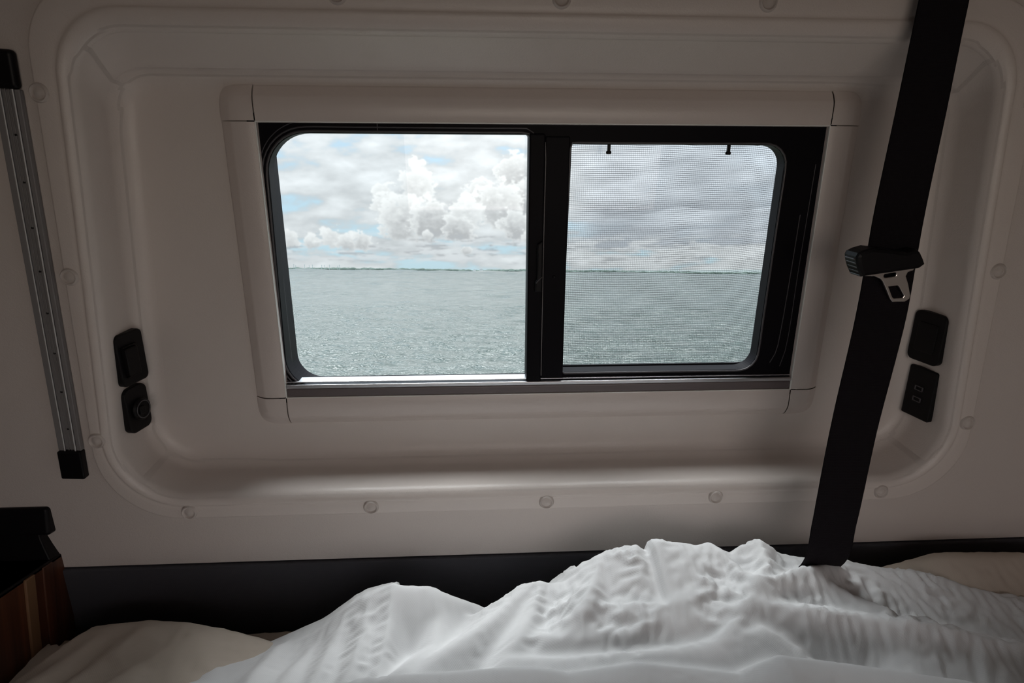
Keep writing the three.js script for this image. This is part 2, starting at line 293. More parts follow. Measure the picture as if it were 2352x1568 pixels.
// meeting stile with its latch
part('stile', span(-0.0218, -0.0045, -0.1375, 0.1452, -0.008, 0.0098, 0.002, 3), M.frame, win);
part('stile', span(-0.0045, 0.0222, -0.1375, 0.1425, -0.008, 0.0066, 0.0015, 3), M.frame, win);
const latch = part('latch', slab([[-0.0135, -0.0245], [-0.006, -0.0245], [-0.006, 0.0325], [-0.0078, 0.0318], [-0.0115, 0.029], [-0.0122, 0.0205], [-0.0117, 0.0185], [-0.0117, -0.0105], [-0.0135, -0.013]], [], 0.009, 0.0158, 0.0012), M.black, win);
part('latch_catch', tube([[-0.0062, -0.0075, 0.0161], [-0.0115, -0.0128, 0.0161], [-0.0125, -0.0145, 0.0159]], 0.0006), M.rubber, latch);
part('screw', lathe([[0.0018, 0], [0.0016, 0.0008], [0.0001, 0.001]].reverse(), 12).translate(0.0085, -0.009, 0.0066), M.black, win);
part('stile_highlight', tube([[-0.0043, -0.128, 0.0082], [-0.0043, -0.04, 0.0082], [-0.0043, 0.05, 0.0082], [-0.0041, 0.132, 0.0082], [-0.0046, 0.1365, 0.0076]], 0.0006), M.bar, win);  // added strip: its pale grey paints the highlight on the stile edge
// bottom rail
part('sill_rail', mergeGeometries([span(TI.u0 + 0.0002, TI.u1 - 0.0002, -0.1395, -0.1348, -0.006, 0.0105, 0.0014, 3), span(TI.u0 + 0.0002, TI.u1 - 0.0002, -0.1332, -0.1318, -0.008, 0.0075, 0.0006)]), M.alu, win);
part('rail_cover', span(TI.u0 + 0.0002, TI.u1 - 0.0002, -0.1512, -0.1395, -0.006, 0.0092, 0.0025, 3), M.bronze, win);
part('glass_pane', new THREE.PlaneGeometry(0.2995, 0.2965).translate(-0.1530, 0.003, -0.0225), M.glass, win);
part('glass_pane', new THREE.PlaneGeometry(0.305, 0.2965).translate(0.1497, 0.003, -0.0265), M.glass, win);
// insect screen: woven strands in a frame
const screen = new THREE.Group(); screen.name = 'insect_screen'; win.add(screen);
part('screen_frame', slab(outline([[0.013, -0.1305, 0.002], [0.276, -0.1305, 0.024], [0.279, 0.1415, 0.024], [0.016, 0.1415, 0.002]], 8, 6), [outline([[0.0198, -0.1246, 0.001], [0.2663, -0.1246, 0.021], [0.2695, 0.1358, 0.022], [0.024, 0.1358, 0.001]], 8, 6)], -0.0195, -0.0165), M.frame, screen);
{
  const strands = [], q = (a, b, c, d) => { const g = new THREE.BufferGeometry(); g.setAttribute('position', new THREE.Float32BufferAttribute([...a, ...b, ...c, ...d], 3)); g.setIndex([0, 1, 2, 0, 2, 3]); g.computeVertexNormals(); return g; };
  const P = 0.0022, t = 0.00019, w = -0.018;
  for (let v = -0.127; v < 0.139; v += P) {   // weft, drooping a little towards the right edge
    const rows = [[], []];
    for (let j = 0; j <= 24; j++) { const u = 0.0165 + (0.2775 - 0.0165) * (j / 24), s = v + 0.0018 * Math.sin((j / 24) * 5.2 + 0.4) + 0.004 * smooth(0.75, 1, j / 24); rows[0].push([u, s - t, w]); rows[1].push([u, s + t, w]); }
    strands.push(grid(rows));
  }
  for (let u = 0.0165; u < 0.278; u += P) strands.push(q([u - t * 0.4, -0.129, w - 0.0002], [u + t * 0.4, -0.129, w - 0.0002], [u + t * 0.4, 0.14, w - 0.0002], [u - t * 0.4, 0.14, w - 0.0002]));
  const s = part('strands', mergeGeometries(strands.map((g) => g.toNonIndexed())), M.mesh, screen); s.userData.kind = 'stuff';
}
for (const u of [0.066, 0.199]) {
  const tab = part('pull_tab', span(u - 0.0016, u + 0.0016, 0.1262, 0.138, -0.0035, 0.0, 0.0006), M.black, win);
  part('knob', box(0.0058, 0.0036, 0.0042, 0.0014, u, 0.1262, -0.0018), M.black, tab);
}

// ---------------------------------------------------------------- sockets and switches on the sloping sides of the recess
const roundPlate = (w, h, r, d, bv = 0.0012) => slab(outline([[-w / 2, -h / 2, r], [w / 2, -h / 2, r], [w / 2, h / 2, r], [-w / 2, h / 2, r]], 8, 3), [], -0.004, d, bv);
function socket(name, label, at, turn, roll, w, h, r, detail) {
  const g = thing(name, label, 'socket', at); g.quaternion.multiply(new THREE.Quaternion().setFromEuler(new THREE.Euler(0, turn, roll)));
  part('plate', roundPlate(w, h, r, 0.0042), M.socket, g); detail(g); return g;
}
socket('switch_plate', 'upper black rounded switch plate on the recess side left of the window', [-0.4605, -0.0905, 0.032], 1.38, 0.0, 0.039, 0.0585, 0.0065, (g) => {
  part('rocker', span(-0.014, 0.004, -0.017, 0.0135, 0.003, 0.0095, 0.0016), M.socket, g);
  for (const y of [0.015, -0.0185]) part('rib', span(-0.014, 0.006, y - 0.0009, y + 0.0009, 0.0035, 0.007, 0.0006), M.socket, g);
});
socket('power_socket', 'lower black plate with a round power socket flap left of the window', [-0.4645, -0.1505, 0.032], 1.38, 0.0, 0.034, 0.0525, 0.0085, (g) => {
  const c = part('socket_cap', lathe([[0.0001, 0.0062], [0.0105, 0.006], [0.0122, 0.0052], [0.0128, 0.003]].reverse(), 24).translate(0.0008, -0.001, 0.0035), M.socket, g);
  part('flap_tab', span(-0.0075, 0.0005, -0.0045, 0.0045, 0.006, 0.0125, 0.001), M.socket, c);
  part('ring', new THREE.TorusGeometry(0.0098, 0.0006, 6, 24).translate(0.0008, -0.001, 0.0096), M.rubber, c);
});
socket('switch_plate', 'upper black rounded plate right of the seat belt', [0.4545, -0.081, 0.026], -1.38, 0.0, 0.042, 0.061, 0.0075, (g) => {
  part('rocker', roundPlate(0.026, 0.036, 0.003, 0.0056), M.socket, g);
});
socket('usb_socket', 'lower black square-cornered socket plate right of the seat belt', [0.4605, -0.1515, 0.026], -1.38, 0.0, 0.038, 0.063, 0.0022, (g) => {
  for (const y of [0.006, -0.008]) { const s = part('port', slab(outline([[-0.008, y - 0.003, 0.0008], [0.003, y - 0.003, 0.0008], [0.003, y + 0.003, 0.0008], [-0.008, y + 0.003, 0.0008]], 4, 2), [rect(-0.0068, 0.0018, y - 0.0019, y + 0.0019)], 0.004, 0.0056, 0.0003), M.rubber, g); s.position.x = 0.002; }
});

// ---------------------------------------------------------------- ribbed bar on the wall at the left
const bar = thing('wall_bar', 'long ribbed dark grey metal bar with black end caps on the wall at left', 'bar', [-0.5095, -0.002, WALL]);
bar.quaternion.multiply(new THREE.Quaternion().setFromEuler(new THREE.Euler(0, 0, -0.05)));
{
  const len = 0.362, h = len / 2;
  part('rail', span(-0.0118, 0.0118, -h, h, 0, 0.0042, 0.0012), M.bar, bar);
  part('flange', span(0.0068, 0.0116, -h, h, 0.003, 0.0062, 0.001), M.bar, bar);
  part('flange', span(-0.0116, -0.0052, -h, h, 0.003, 0.0066, 0.001), M.bar, bar);
  for (const [x, z, r, m] of [[0.0058, 0.006, 0.0008, M.barLight], [-0.0049, 0.0064, 0.0006, M.barLight], [-0.0018, 0.0046, 0.0005, M.bar], [0.0012, 0.0046, 0.0005, M.bar], [0.0036, 0.0046, 0.0005, M.bar]]) part('rib', new THREE.CylinderGeometry(r, r, len, 6).translate(x, 0, z), m, bar);
  for (let i = 0; i < 9; i++) part('rivet', lathe([[0.0013, 0], [0.001, 0.0006], [0.0001, 0.0008]].reverse(), 8).translate(0.0008, -h + 0.025 + i * 0.0425, 0.0044), M.black, bar);
  for (const s of [-1, 1]) part('end_cap', span(-0.0122, 0.0122, s > 0 ? h : -h - 0.033, s > 0 ? h + 0.033 : -h, 0, 0.0095, s > 0 ? 0.0042 : 0.0018, 3), M.black, bar);
}

// ---------------------------------------------------------------- seat belt hanging in front of the right end of the window
const belt = thing('seat_belt', 'black seat belt hanging down the wall right of the window with a metal buckle tongue', 'seat belt', [0, 0, 0]);
{
  const key = [[0.36, 0.44, 0.078, 0], [0.3503, 0.2610, 0.085, 0.02], [0.3453, 0.1673, 0.09, 0.1], [0.3362, 0.0667, 0.1, 0.17], [0.3271, -0.0268, 0.115, 0.2], [0.3037, -0.1395, 0.14, 0.07], [0.2846, -0.2348, 0.165, 0], [0.2807, -0.2765, 0.168, 0], [0.277, -0.315, 0.145, 0], [0.274, -0.35, 0.112, 0], [0.272, -0.385, 0.09, 0]];
  const c = new THREE.CatmullRomCurve3(key.map((k) => new THREE.Vector3(k[0], k[1], k[2])), false, 'centripetal');
  const N = 110, rows = [], bw = 0.0475, th = 0.0013;
  for (let i = 0; i <= N; i++) {
    const s = i / N, p = c.getPoint(s), t = c.getTangent(s), f = s * (key.length - 1), k = Math.min(key.length - 2, Math.floor(f)), tw = mix(key[k][3], key[k + 1][3], f - k);
    let side = new THREE.Vector3(1, 0, 0).addScaledVector(t, -t.x).normalize(); side.applyAxisAngle(t, -tw * -1);
    const nn = new THREE.Vector3().crossVectors(side, t).normalize(); if (nn.z < 0) nn.negate();
    const ring = [];
    for (const [a, b] of [[-1, 0.3], [-0.96, 1], [-0.5, 1.15], [0, 1.2], [0.5, 1.15], [0.96, 1], [1, 0.3], [0.96, -0.8], [0, -1], [-0.96, -0.8]]) { const q = p.clone().addScaledVector(side, (a * bw) / 2).addScaledVector(nn, (b * th) / 2); ring.push([q.x, q.y, q.z]); }
    rows.push(ring);
  }
  part('webbing', uvBox(grid(rows, true)), M.belt, belt);
  const tongue = new THREE.Group(); tongue.name = 'tongue'; belt.add(tongue); tongue.scale.set(0.98, 0.98, 1); tongue.position.set(-0.0018, 0.0026, 0.0115);
  const body = [[0.294, 0.0297], [0.2955, 0.0240], [0.2985, 0.0170], [0.3030, 0.0098], [0.3086, 0.0109], [0.33, 0.0138], [0.3603, 0.0181], [0.3655, 0.0224], [0.3625, 0.028], [0.3580, 0.0345], [0.3545, 0.0372], [0.3500, 0.0362], [0.3440, 0.0345], [0.32, 0.0375], [0.3085, 0.0385], [0.3005, 0.0362], [0.2955, 0.0335]];
  part('housing', slab(body, [], 0.088, 0.1125, 0.0035), M.black, tongue);
  for (let i = 0; i < 5; i++) { const k = i / 4, r = part('grip_rib', box(0.0032, 0.0021, 0.016, 0.0008), M.rubber, tongue); r.position.set(mix(0.2949, 0.3035, k) - 0.0002, mix(0.0275, 0.0112, k), 0.1005); r.rotation.z = 0.55; }
  const plate = [[0.306, 0.0125], [0.309, 0.0098], [0.3190, 0.0095], [0.3260, 0.0066], [0.3292, 0.0036], [0.3352, -0.0062], [0.3405, -0.0150], [0.3432, -0.0172], [0.3560, -0.0170], [0.3602, -0.0140], [0.3605, -0.0105], [0.3560, 0.0010], [0.3517, 0.0095], [0.3530, 0.0135], [0.3580, 0.0152], [0.3600, 0.019]];
  const hole = [[0.3355, -0.0012], [0.3450, -0.0002], [0.3468, -0.0015], [0.3538, -0.0108], [0.3530, -0.0125], [0.3435, -0.0132], [0.3418, -0.0120]];
  const slot = outline([[0.3285, 0.0078, 0.0018], [0.3415, 0.0096, 0.0018], [0.3412, 0.0134, 0.0018], [0.3285, 0.0115, 0.0018]], 5, 2);
  part('metal_plate', slab(plate, [hole, slot], 0.1035, 0.1065, 0.0007), M.chrome, tongue);
}

// ---------------------------------------------------------------- wooden cabinet at the left
const cab = thing('cabinet', 'dark brown wooden cabinet with a black top at the lower left corner', 'cabinet');
part('side_panel', uvBox(span(-0.95, -0.5595, 0, Y0 - 0.322, -0.01, 0.6, 0.002)), M.wood, cab);
for (const [z0, z1, x1, m] of [[0.048, 0.062, -0.557, M.woodLight], [0.019, 0.0345, -0.558, M.wood]]) part('batten', uvBox(span(-0.5625, x1, 0.4, Y0 - 0.324, z0, z1, 0.0012)), m, cab);
part('top_cap', span(-0.95, -0.5585, Y0 - 0.294, Y0 - 0.2613, 0.0, 0.02, 0.004, 4), M.black, cab);
part('top_board', span(-0.95, -0.5595, Y0 - 0.328, Y0 - 0.322, -0.005, 0.6, 0.002), M.black, cab);
part('shoulder', slab([[-0.95, Y0 - 0.338], [-0.562, Y0 - 0.338], [-0.5595, Y0 - 0.336], [-0.561, Y0 - 0.322], [-0.5655, Y0 - 0.309], [-0.569, Y0 - 0.2975], [-0.571, Y0 - 0.285], [-0.95, Y0 - 0.285]], [], -0.005, 0.019, 0.0015), M.black, cab);

// ---------------------------------------------------------------- bed
const bedTop = Y0 - 0.425;
part('platform', uvBox(span(-0.53, 0.95, bedTop - 0.19, bedTop - 0.151, 0.03, 1.25, 0.004)), M.wood, thing('bed_platform', 'wooden platform under the mattress', 'bed'));
for (const [x, z] of [[-0.5, 0.08], [0.9, 0.08], [-0.5, 1.2], [0.9, 1.2]]) part('leg', span(x - 0.025, x + 0.025, 0, bedTop - 0.19, z - 0.025, z + 0.025, 0.003), M.wood, scene.getObjectByName('bed_platform'));
const mattress = thing('mattress', 'mattress hidden under the white duvet', 'mattress');
part('body', span(-0.555, 0.95, bedTop - 0.15, bedTop, 0.005, 1.2, 0.03, 4), M.mattress, mattress);

// folds: ridges [x, y, z ...] that a sheet runs over, with the slopes it falls off to either side (far, near)
function foldField(ridges, base) {
  const flat = ridges.map((r) => ({ ...r, seg: r.p.slice(1).map((b, i) => [r.p[i], b]) }));
  return (x, z) => {
    let best = base, acc = 0; const k = 260, vals = [base];
    for (const r of flat) {
      let bd = 1e9, by = 0, side = 0;
      for (const [a, b] of r.seg) {
        const dx = b[0] - a[0], dz = b[2] - a[2], t = clamp(((x - a[0]) * dx + (z - a[2]) * dz) / (dx * dx + dz * dz)), px = a[0] + dx * t, pz = a[2] + dz * t, d = Math.hypot(x - px, z - pz);
        if (d < bd) { bd = d; by = mix(a[1], b[1], t); side = (x - px) * -dz + (z - pz) * dx; }
      }
      const s = side > 0 ? r.near : r.far, soft = r.soft ?? 0.012;
      vals.push(by - s * (Math.sqrt(bd * bd + soft * soft) - soft));
    }
    for (const v of vals) best = Math.max(best, v);
    for (const v of vals) acc += Math.exp((v - best) * k);
    return best + Math.log(acc) / k - 0.0015;
  };
}
// A sheet of stiff cotton laid over that field: it has more cloth than room, so it buckles into creases.
function drape(field, x0, x1, z0, z1, step, excess, rounds, seed, bend) {
  const nx = Math.round((x1 - x0) / step) + 1, nz = Math.round((z1 - z0) / step) + 1, n = nx * nz, r = rng(seed);
  const X = new Float32Array(n), Y = new Float32Array(n), Z = new Float32Array(n), H = new Float32Array(n), X0 = new Float32Array(n), Z0 = new Float32Array(n), E = new Float32Array(n);
  for (let j = 0, q = 0; j < nz; j++) for (let i = 0; i < nx; i++, q++) {
    X0[q] = X[q] = x0 + i * step; Z0[q] = Z[q] = z0 + j * step;
    H[q] = Y[q] = field(X[q], Z[q]); H[q] = Y[q] = Math.max(Y[q], bedTop - Y0 + 0.004); Y[q] += 0.005 * n2(X[q] * 11 + seed, Z[q] * 13) + 0.003 * n2b(X[q] * 24, Z[q] * 28 + seed) + 0.0012 * n2(X[q] * 55 + 9, Z[q] * 55 + seed) + 0.0002 * (r() - 0.5);
    E[q] = excess(X[q], Z[q]);
  }
  const links = [];
  const link = (di, dj, k, extra) => { const a = [], b = [], l = []; for (let j = 0; j + dj < nz; j++) for (let i = Math.max(0, -di); i + Math.max(0, di) < nx; i++) { const p = j * nx + i, q = p + dj * nx + di; a.push(p); b.push(q); const d = Math.hypot(X0[p] - X0[q], Z0[p] - Z0[q], H[p] - H[q]); l.push(d * (1 + extra * (E[p] + E[q]) / 2)); } links.push([Int32Array.from(a), Int32Array.from(b), Float32Array.from(l), k]); };
  link(1, 0, 0.5, 1); link(0, 1, 0.5, 1); link(1, 1, 0.3, 1); link(-1, 1, 0.3, 1); link(3, 0, bend, 1); link(0, 3, bend, 1); link(6, 0, bend * 0.5, 0.9); link(0, 6, bend * 0.5, 0.9); link(2, 2, bend * 0.6, 1); link(-2, 2, bend * 0.6, 1);
  for (let it = 0; it < rounds; it++) {
    const flip = it % 2;
    for (const [a, b, l, k] of links) for (let m = 0; m < a.length; m++) {
      const e = flip ? a.length - 1 - m : m, p = a[e], q = b[e], dx = X[q] - X[p], dy = Y[q] - Y[p], dz = Z[q] - Z[p], d = Math.sqrt(dx * dx + dy * dy + dz * dz) || 1e-9, f = (k * 0.5 * (d - l[e])) / d;
      X[p] += dx * f; Y[p] += dy * f; Z[p] += dz * f; X[q] -= dx * f; Y[q] -= dy * f; Z[q] -= dz * f;
    }
    for (let q = 0; q < n; q++) { X[q] += (X0[q] - X[q]) * 0.012; Z[q] += (Z0[q] - Z[q]) * 0.012; Y[q] += (H[q] - Y[q]) * 0.02; const low = Math.max(H[q] - 0.007, bedTop - Y0 + 0.002); if (Y[q] < low) Y[q] = low; }
  }
  const cr = (a, b, c, d, t) => 0.5 * (2 * b + (c - a) * t + (2 * a - 5 * b + 4 * c - d) * t * t + (3 * b - a - 3 * c + d) * t * t * t);
  const at = (A, i, j) => A[clamp(j, 0, nz - 1) * nx + clamp(i, 0, nx - 1)], S = 2, rows = [];
  const get = (A, i, j, tx, tz) => { if (!tx && !tz) return at(A, i, j); const row = (jj) => cr(at(A, i - 1, jj), at(A, i, jj), at(A, i + 1, jj), at(A, i + 2, jj), tx); return tz ? cr(row(j - 1), row(j), row(j + 1), row(j + 2), tz) : row(j); };
  for (let j = 0; j <= (nz - 1) * S; j++) { const row = []; for (let i = 0; i <= (nx - 1) * S; i++) { const ii = Math.floor(i / S), jj = Math.floor(j / S), tx = (i % S) / S, tz = (j % S) / S; const px = get(X, ii, jj, tx, tz), pz = get(Z, ii, jj, tx, tz), wr = 0.014 * n2(px * 13, pz * 13), cs = get(E, ii, jj, tx, tz) * 10, fine = cs * (0.0024 * (0.5 - Math.abs(n2(px * 30 + wr * 30 + 4, pz * 38 - wr * 20))) + 0.0011 * (0.5 - Math.abs(n2b(px * 75 + wr * 60, pz * 75)))); row.push([px, Y0 + get(Y, ii, jj, tx, tz) + fine, pz]); } rows.push(row); }
  return rows;
}
function clothMesh(rows) {
  const nx = rows[0].length - 1, nz = rows.length - 1, top = grid(rows);
  const edge = [...rows[0], ...rows.slice(1).map((r) => r[nx]), ...rows[nz].slice(0, nx).reverse(), ...rows.slice(1, nz).map((r) => r[0]).reverse()];
  const under = edge.map((p) => [p[0], Math.max(bedTop + 0.001, p[1] - 0.035), p[2]]);
  return mergeGeometries([top, grid([under, edge], true)].map((q) => { const p = q.attributes.position, uv = new Float32Array(p.count * 2); for (let i = 0; i < p.count; i++) { uv[2 * i] = p.getX(i); uv[2 * i + 1] = p.getZ(i); } q.setAttribute('uv', new THREE.BufferAttribute(uv, 2)); return q; }));
}
const duvetRidges = [
  { far: 0.9, near: 0.9, soft: 0.003, p: [[0.166, -0.295, 0.09], [0.179, -0.302, 0.115], [0.188, -0.306, 0.15]] },
  { far: 0.9, near: 0.9, soft: 0.003, p: [[0.223, -0.298, 0.085], [0.215, -0.303, 0.12], [0.188, -0.306, 0.15]] },
  { far: 0.9, near: 0.9, soft: 0.003, p: [[0.188, -0.306, 0.15], [0.252, -0.306, 0.125], [0.295, -0.314, 0.1]] },
  { far: 0.8, near: 0.8, soft: 0.005, p: [[0.046, -0.301, 0.1], [0.034, -0.307, 0.13], [0.019, -0.316, 0.165]] },
  { far: 0.8, near: 0.8, soft: 0.004, p: [[-0.018, -0.329, 0.1], [-0.028, -0.333, 0.135], [-0.046, -0.337, 0.18]] },
  { far: 0.8, near: 0.8, soft: 0.004, p: [[-0.217, -0.354, 0.09], [-0.222, -0.361, 0.14], [-0.228, -0.362, 0.195], [-0.232, -0.352, 0.25]] },
  { far: 0.8, near: 0.8, soft: 0.004, p: [[-0.194, -0.341, 0.09], [-0.192, -0.351, 0.135], [-0.196, -0.358, 0.195], [-0.2, -0.348, 0.25]] },
  { far: 0.8, near: 0.8, soft: 0.006, p: [[-0.136, -0.335, 0.088], [-0.121, -0.352, 0.11], [-0.123, -0.356, 0.15], [-0.146, -0.346, 0.2]] },
  { far: 0.7, near: 0.9, soft: 0.004, p: [[0.186, -0.311, 0.155], [0.146, -0.32, 0.195], [0.124, -0.329, 0.21]] },
  { far: 1.3, near: 0.55, soft: 0.014, p: [[-0.029, -0.332, 0.1], [0.01, -0.327, 0.1], [0.026, -0.314, 0.1], [0.055, -0.297, 0.1], [0.083, -0.291, 0.1], [0.094, -0.297, 0.1], [0.101, -0.286, 0.1], [0.129, -0.288, 0.1], [0.166, -0.297, 0.09], [0.19, -0.305, 0.09], [0.223, -0.301, 0.085], [0.25, -0.313, 0.085], [0.324, -0.322, 0.085], [0.401, -0.336, 0.09], [0.451, -0.347, 0.1], [0.545, -0.366, 0.12], [0.8, -0.38, 0.14]] },
  { far: 0.5, near: 1.5, soft: 0.008, p: [[-0.018, -0.334, 0.18], [0.012, -0.33, 0.185], [0.066, -0.326, 0.185], [0.131, -0.322, 0.18], [0.176, -0.312, 0.17], [0.24, -0.318, 0.18], [0.3, -0.324, 0.19], [0.366, -0.335, 0.2], [0.441, -0.346, 0.22], [0.7, -0.37, 0.25]] },
  { far: 0.5, near: 0.9, soft: 0.008, p: [[0.022, -0.322, 0.15], [0.058, -0.316, 0.165], [0.081, -0.315, 0.17], [0.108, -0.311, 0.165], [0.143, -0.312, 0.15], [0.193, -0.313, 0.15]] },
  { far: 0.8, near: 0.7, soft: 0.01, p: [[-0.051, -0.341, 0.2], [-0.006, -0.336, 0.21], [0.049, -0.329, 0.217], [0.091, -0.327, 0.217], [0.132, -0.327, 0.21], [0.171, -0.322, 0.2]] },
  { far: 0.8, near: 0.5, soft: 0.008, p: [[0.25, -0.314, 0.085], [0.27, -0.319, 0.12], [0.291, -0.326, 0.145], [0.312, -0.33, 0.18], [0.338, -0.333, 0.185], [0.366, -0.34, 0.2]] },
  { far: 0.9, near: 0.9, soft: 0.008, p: [[-0.029, -0.332, 0.1], [-0.053, -0.334, 0.125], [-0.081, -0.339, 0.155], [-0.12, -0.343, 0.19], [-0.137, -0.345, 0.21]] },
  { far: 1.2, near: 0.95, soft: 0.01, p: [[-0.253, -0.38, 0.085], [-0.231, -0.36, 0.09], [-0.19, -0.338, 0.09], [-0.169, -0.33, 0.09], [-0.149, -0.33, 0.09], [-0.127, -0.336, 0.088], [-0.1, -0.349, 0.085], [-0.067, -0.366, 0.08]] },
  { far: 0.45, near: 1.5, soft: 0.003, p: [[-0.164, -0.352, 0.25], [-0.169, -0.36, 0.2], [-0.17, -0.354, 0.165], [-0.169, -0.344, 0.125], [-0.169, -0.33, 0.09]] },
  { far: 0.9, near: 0.4, soft: 0.012, p: [[-0.381, -0.386, 0.12], [-0.338, -0.39, 0.11], [-0.304, -0.384, 0.1], [-0.287, -0.376, 0.1], [-0.252, -0.378, 0.09]] },
  { far: 0.6, near: 0.8, soft: 0.006, p: [[-0.287, -0.376, 0.1], [-0.29, -0.376, 0.14], [-0.288, -0.368, 0.19], [-0.28, -0.36, 0.25]] },
  { far: 0.6, near: 0.8, soft: 0.006, p: [[-0.245, -0.372, 0.1], [-0.253, -0.373, 0.14], [-0.258, -0.368, 0.19], [-0.25, -0.36, 0.25]] },
  { far: 0.5, near: 0.25, soft: 0.01, p: [[-0.5, -0.365, 0.34], [-0.4, -0.352, 0.22], [-0.394, -0.358, 0.19], [-0.394, -0.373, 0.15], [-0.381, -0.384, 0.12]] },
  { far: 1.1, near: 0.35, soft: 0.014, p: [[-0.38, -0.335, 0.29], [-0.246, -0.327, 0.26], [-0.177, -0.327, 0.245], [-0.15, -0.323, 0.245], [-0.116, -0.322, 0.245], [-0.064, -0.317, 0.25], [-0.033, -0.318, 0.25], [-0.009, -0.323, 0.25], [0.023, -0.32, 0.25], [0.048, -0.317, 0.25], [0.101, -0.325, 0.25], [0.128, -0.326, 0.255], [0.16, -0.309, 0.26], [0.196, -0.315, 0.26], [0.233, -0.319, 0.265], [0.298, -0.323, 0.28], [0.358, -0.326, 0.3], [0.6, -0.33, 0.33]] },
];
const duvetField = foldField(duvetRidges, -0.405);
const duvet = thing('duvet', 'rumpled white cotton duvet heaped along the bed in front of the window', 'duvet');
const hemmed = (x, z) => duvetField(x, z) - 0.045 * smooth(-0.34, -0.41, x) * smooth(0.2, 0.1, z) - 0.05 * smooth(0.055, 0.025, z) - 0.012 * smooth(-0.2, -0.26, x) * smooth(0.16, 0.08, z);
part('cover', clothMesh(drape(hemmed, -0.52, 0.92, 0.025, 0.6, 0.005, (x, z) => 0.014 + 0.11 * smooth(0.25, 0.17, z) * smooth(-0.12, 0.0, x) * smooth(-0.5, 0.5, n2(x * 9 + 1, z * 9)) + 0.035 * smooth(-0.26, -0.2, x) * smooth(-0.15, -0.175, x), 190, 4, 0.035)), M.cotton, duvet);

const sheetL = thing('bed_sheet', 'cream bed sheet bunched up between the wooden cabinet and the duvet', 'sheet');
part('cloth', clothMesh(drape(foldField([
  { far: 1.2, near: 0.25, soft: 0.02, p: [[-0.515, -0.40, 0.06], [-0.494, -0.377, 0.07], [-0.436, -0.372, 0.07], [-0.396, -0.376, 0.07], [-0.36, -0.384, 0.07], [-0.306, -0.402, 0.07], [-0.25, -0.415, 0.07]] },
  { far: 0.7, near: 0.7, soft: 0.01, p: [[-0.47, -0.378, 0.075], [-0.485, -0.378, 0.12], [-0.5, -0.37, 0.2]] },
  { far: 0.7, near: 0.7, soft: 0.008, p: [[-0.43, -0.374, 0.08], [-0.45, -0.379, 0.12], [-0.465, -0.372, 0.2]] },
  { far: 0.7, near: 0.7, soft: 0.008, p: [[-0.38, -0.382, 0.09], [-0.41, -0.383, 0.12], [-0.43, -0.376, 0.18]] },
], -0.418), -0.552, -0.08, 0.02, 0.3, 0.006, () => 0.025, 120, 8, 0.12)), M.cream, sheetL);
const sheetR = thing('bed_sheet', 'cream bed sheet rising behind the duvet right of the seat belt', 'sheet');
part('cloth', clothMesh(drape(foldField([{ far: 1.2, near: 1.1, soft: 0.02, p: [[0.3, -0.365, 0.055], [0.341, -0.353, 0.06], [0.387, -0.345, 0.06], [0.418, -0.338, 0.06], [0.449, -0.33, 0.06], [0.469, -0.329, 0.06], [0.55, -0.332, 0.06], [0.63, -0.341, 0.06], [0.8, -0.36, 0.06]] }], -0.418), 0.27, 0.9, 0.02, 0.2, 0.006, () => 0.025, 120, 9, 0.12)), M.cream, sheetR);

// ---------------------------------------------------------------- rest of the van interior, behind the photographer
struct('floor', span(-1.75, 1.35, -0.06, 0, -0.5, 1.8, 0.002), M.floor, 'dark van floor', 'floor', false);
struct('ceiling', span(-1.75, 1.35, Y0 + 0.44, Y0 + 0.48, 0.07, 1.8, 0.002), M.wall, 'off-white van ceiling', 'ceiling', false);
struct('wall_left', span(-1.79, -1.75, -0.06, Y0 + 0.48, -0.5, 1.8, 0.002), M.wall, 'plain partition wall at the left end of the van', 'wall', false);
struct('wall_right', span(1.35, 1.39, -0.06, Y0 + 0.48, -0.5, 1.8, 0.002), M.wall, 'plain partition wall at the right end of the van', 'wall', false);
{
  const g = slab(rect(-1.75, 1.35, -0.06, Y0 + 0.48), [rect(-0.35, 0.65, Y0 - 0.44, Y0 + 0.06)], 1.74, 1.78);  // opening added out of view, sized to the fill lamp
  struct('wall_front', g, M.wall, 'unseen van wall with an opening added to let fill light in', 'wall', false);
}

const locker = thing('added_shade_locker', 'added unseen wooden locker that shades the upper window wall', 'locker');  // added out of view to block fill light from the upper wall
part('body', span(-1.7, 1.3, Y0 + 0.07, Y0 + 0.437, 1.02, 1.735, 0.006), M.wall, locker);
for (const x of [-1.2, -0.2, 0.8]) part('knob', lathe([[0.012, 0], [0.012, 0.012], [0.0001, 0.016]].reverse(), 14).rotateY(Math.PI).translate(x, Y0 + 0.12, 1.022), M.alu, part('door', span(x - 0.48, x + 0.48, Y0 + 0.085, Y0 + 0.422, 1.004, 1.02, 0.004), M.wood, locker));

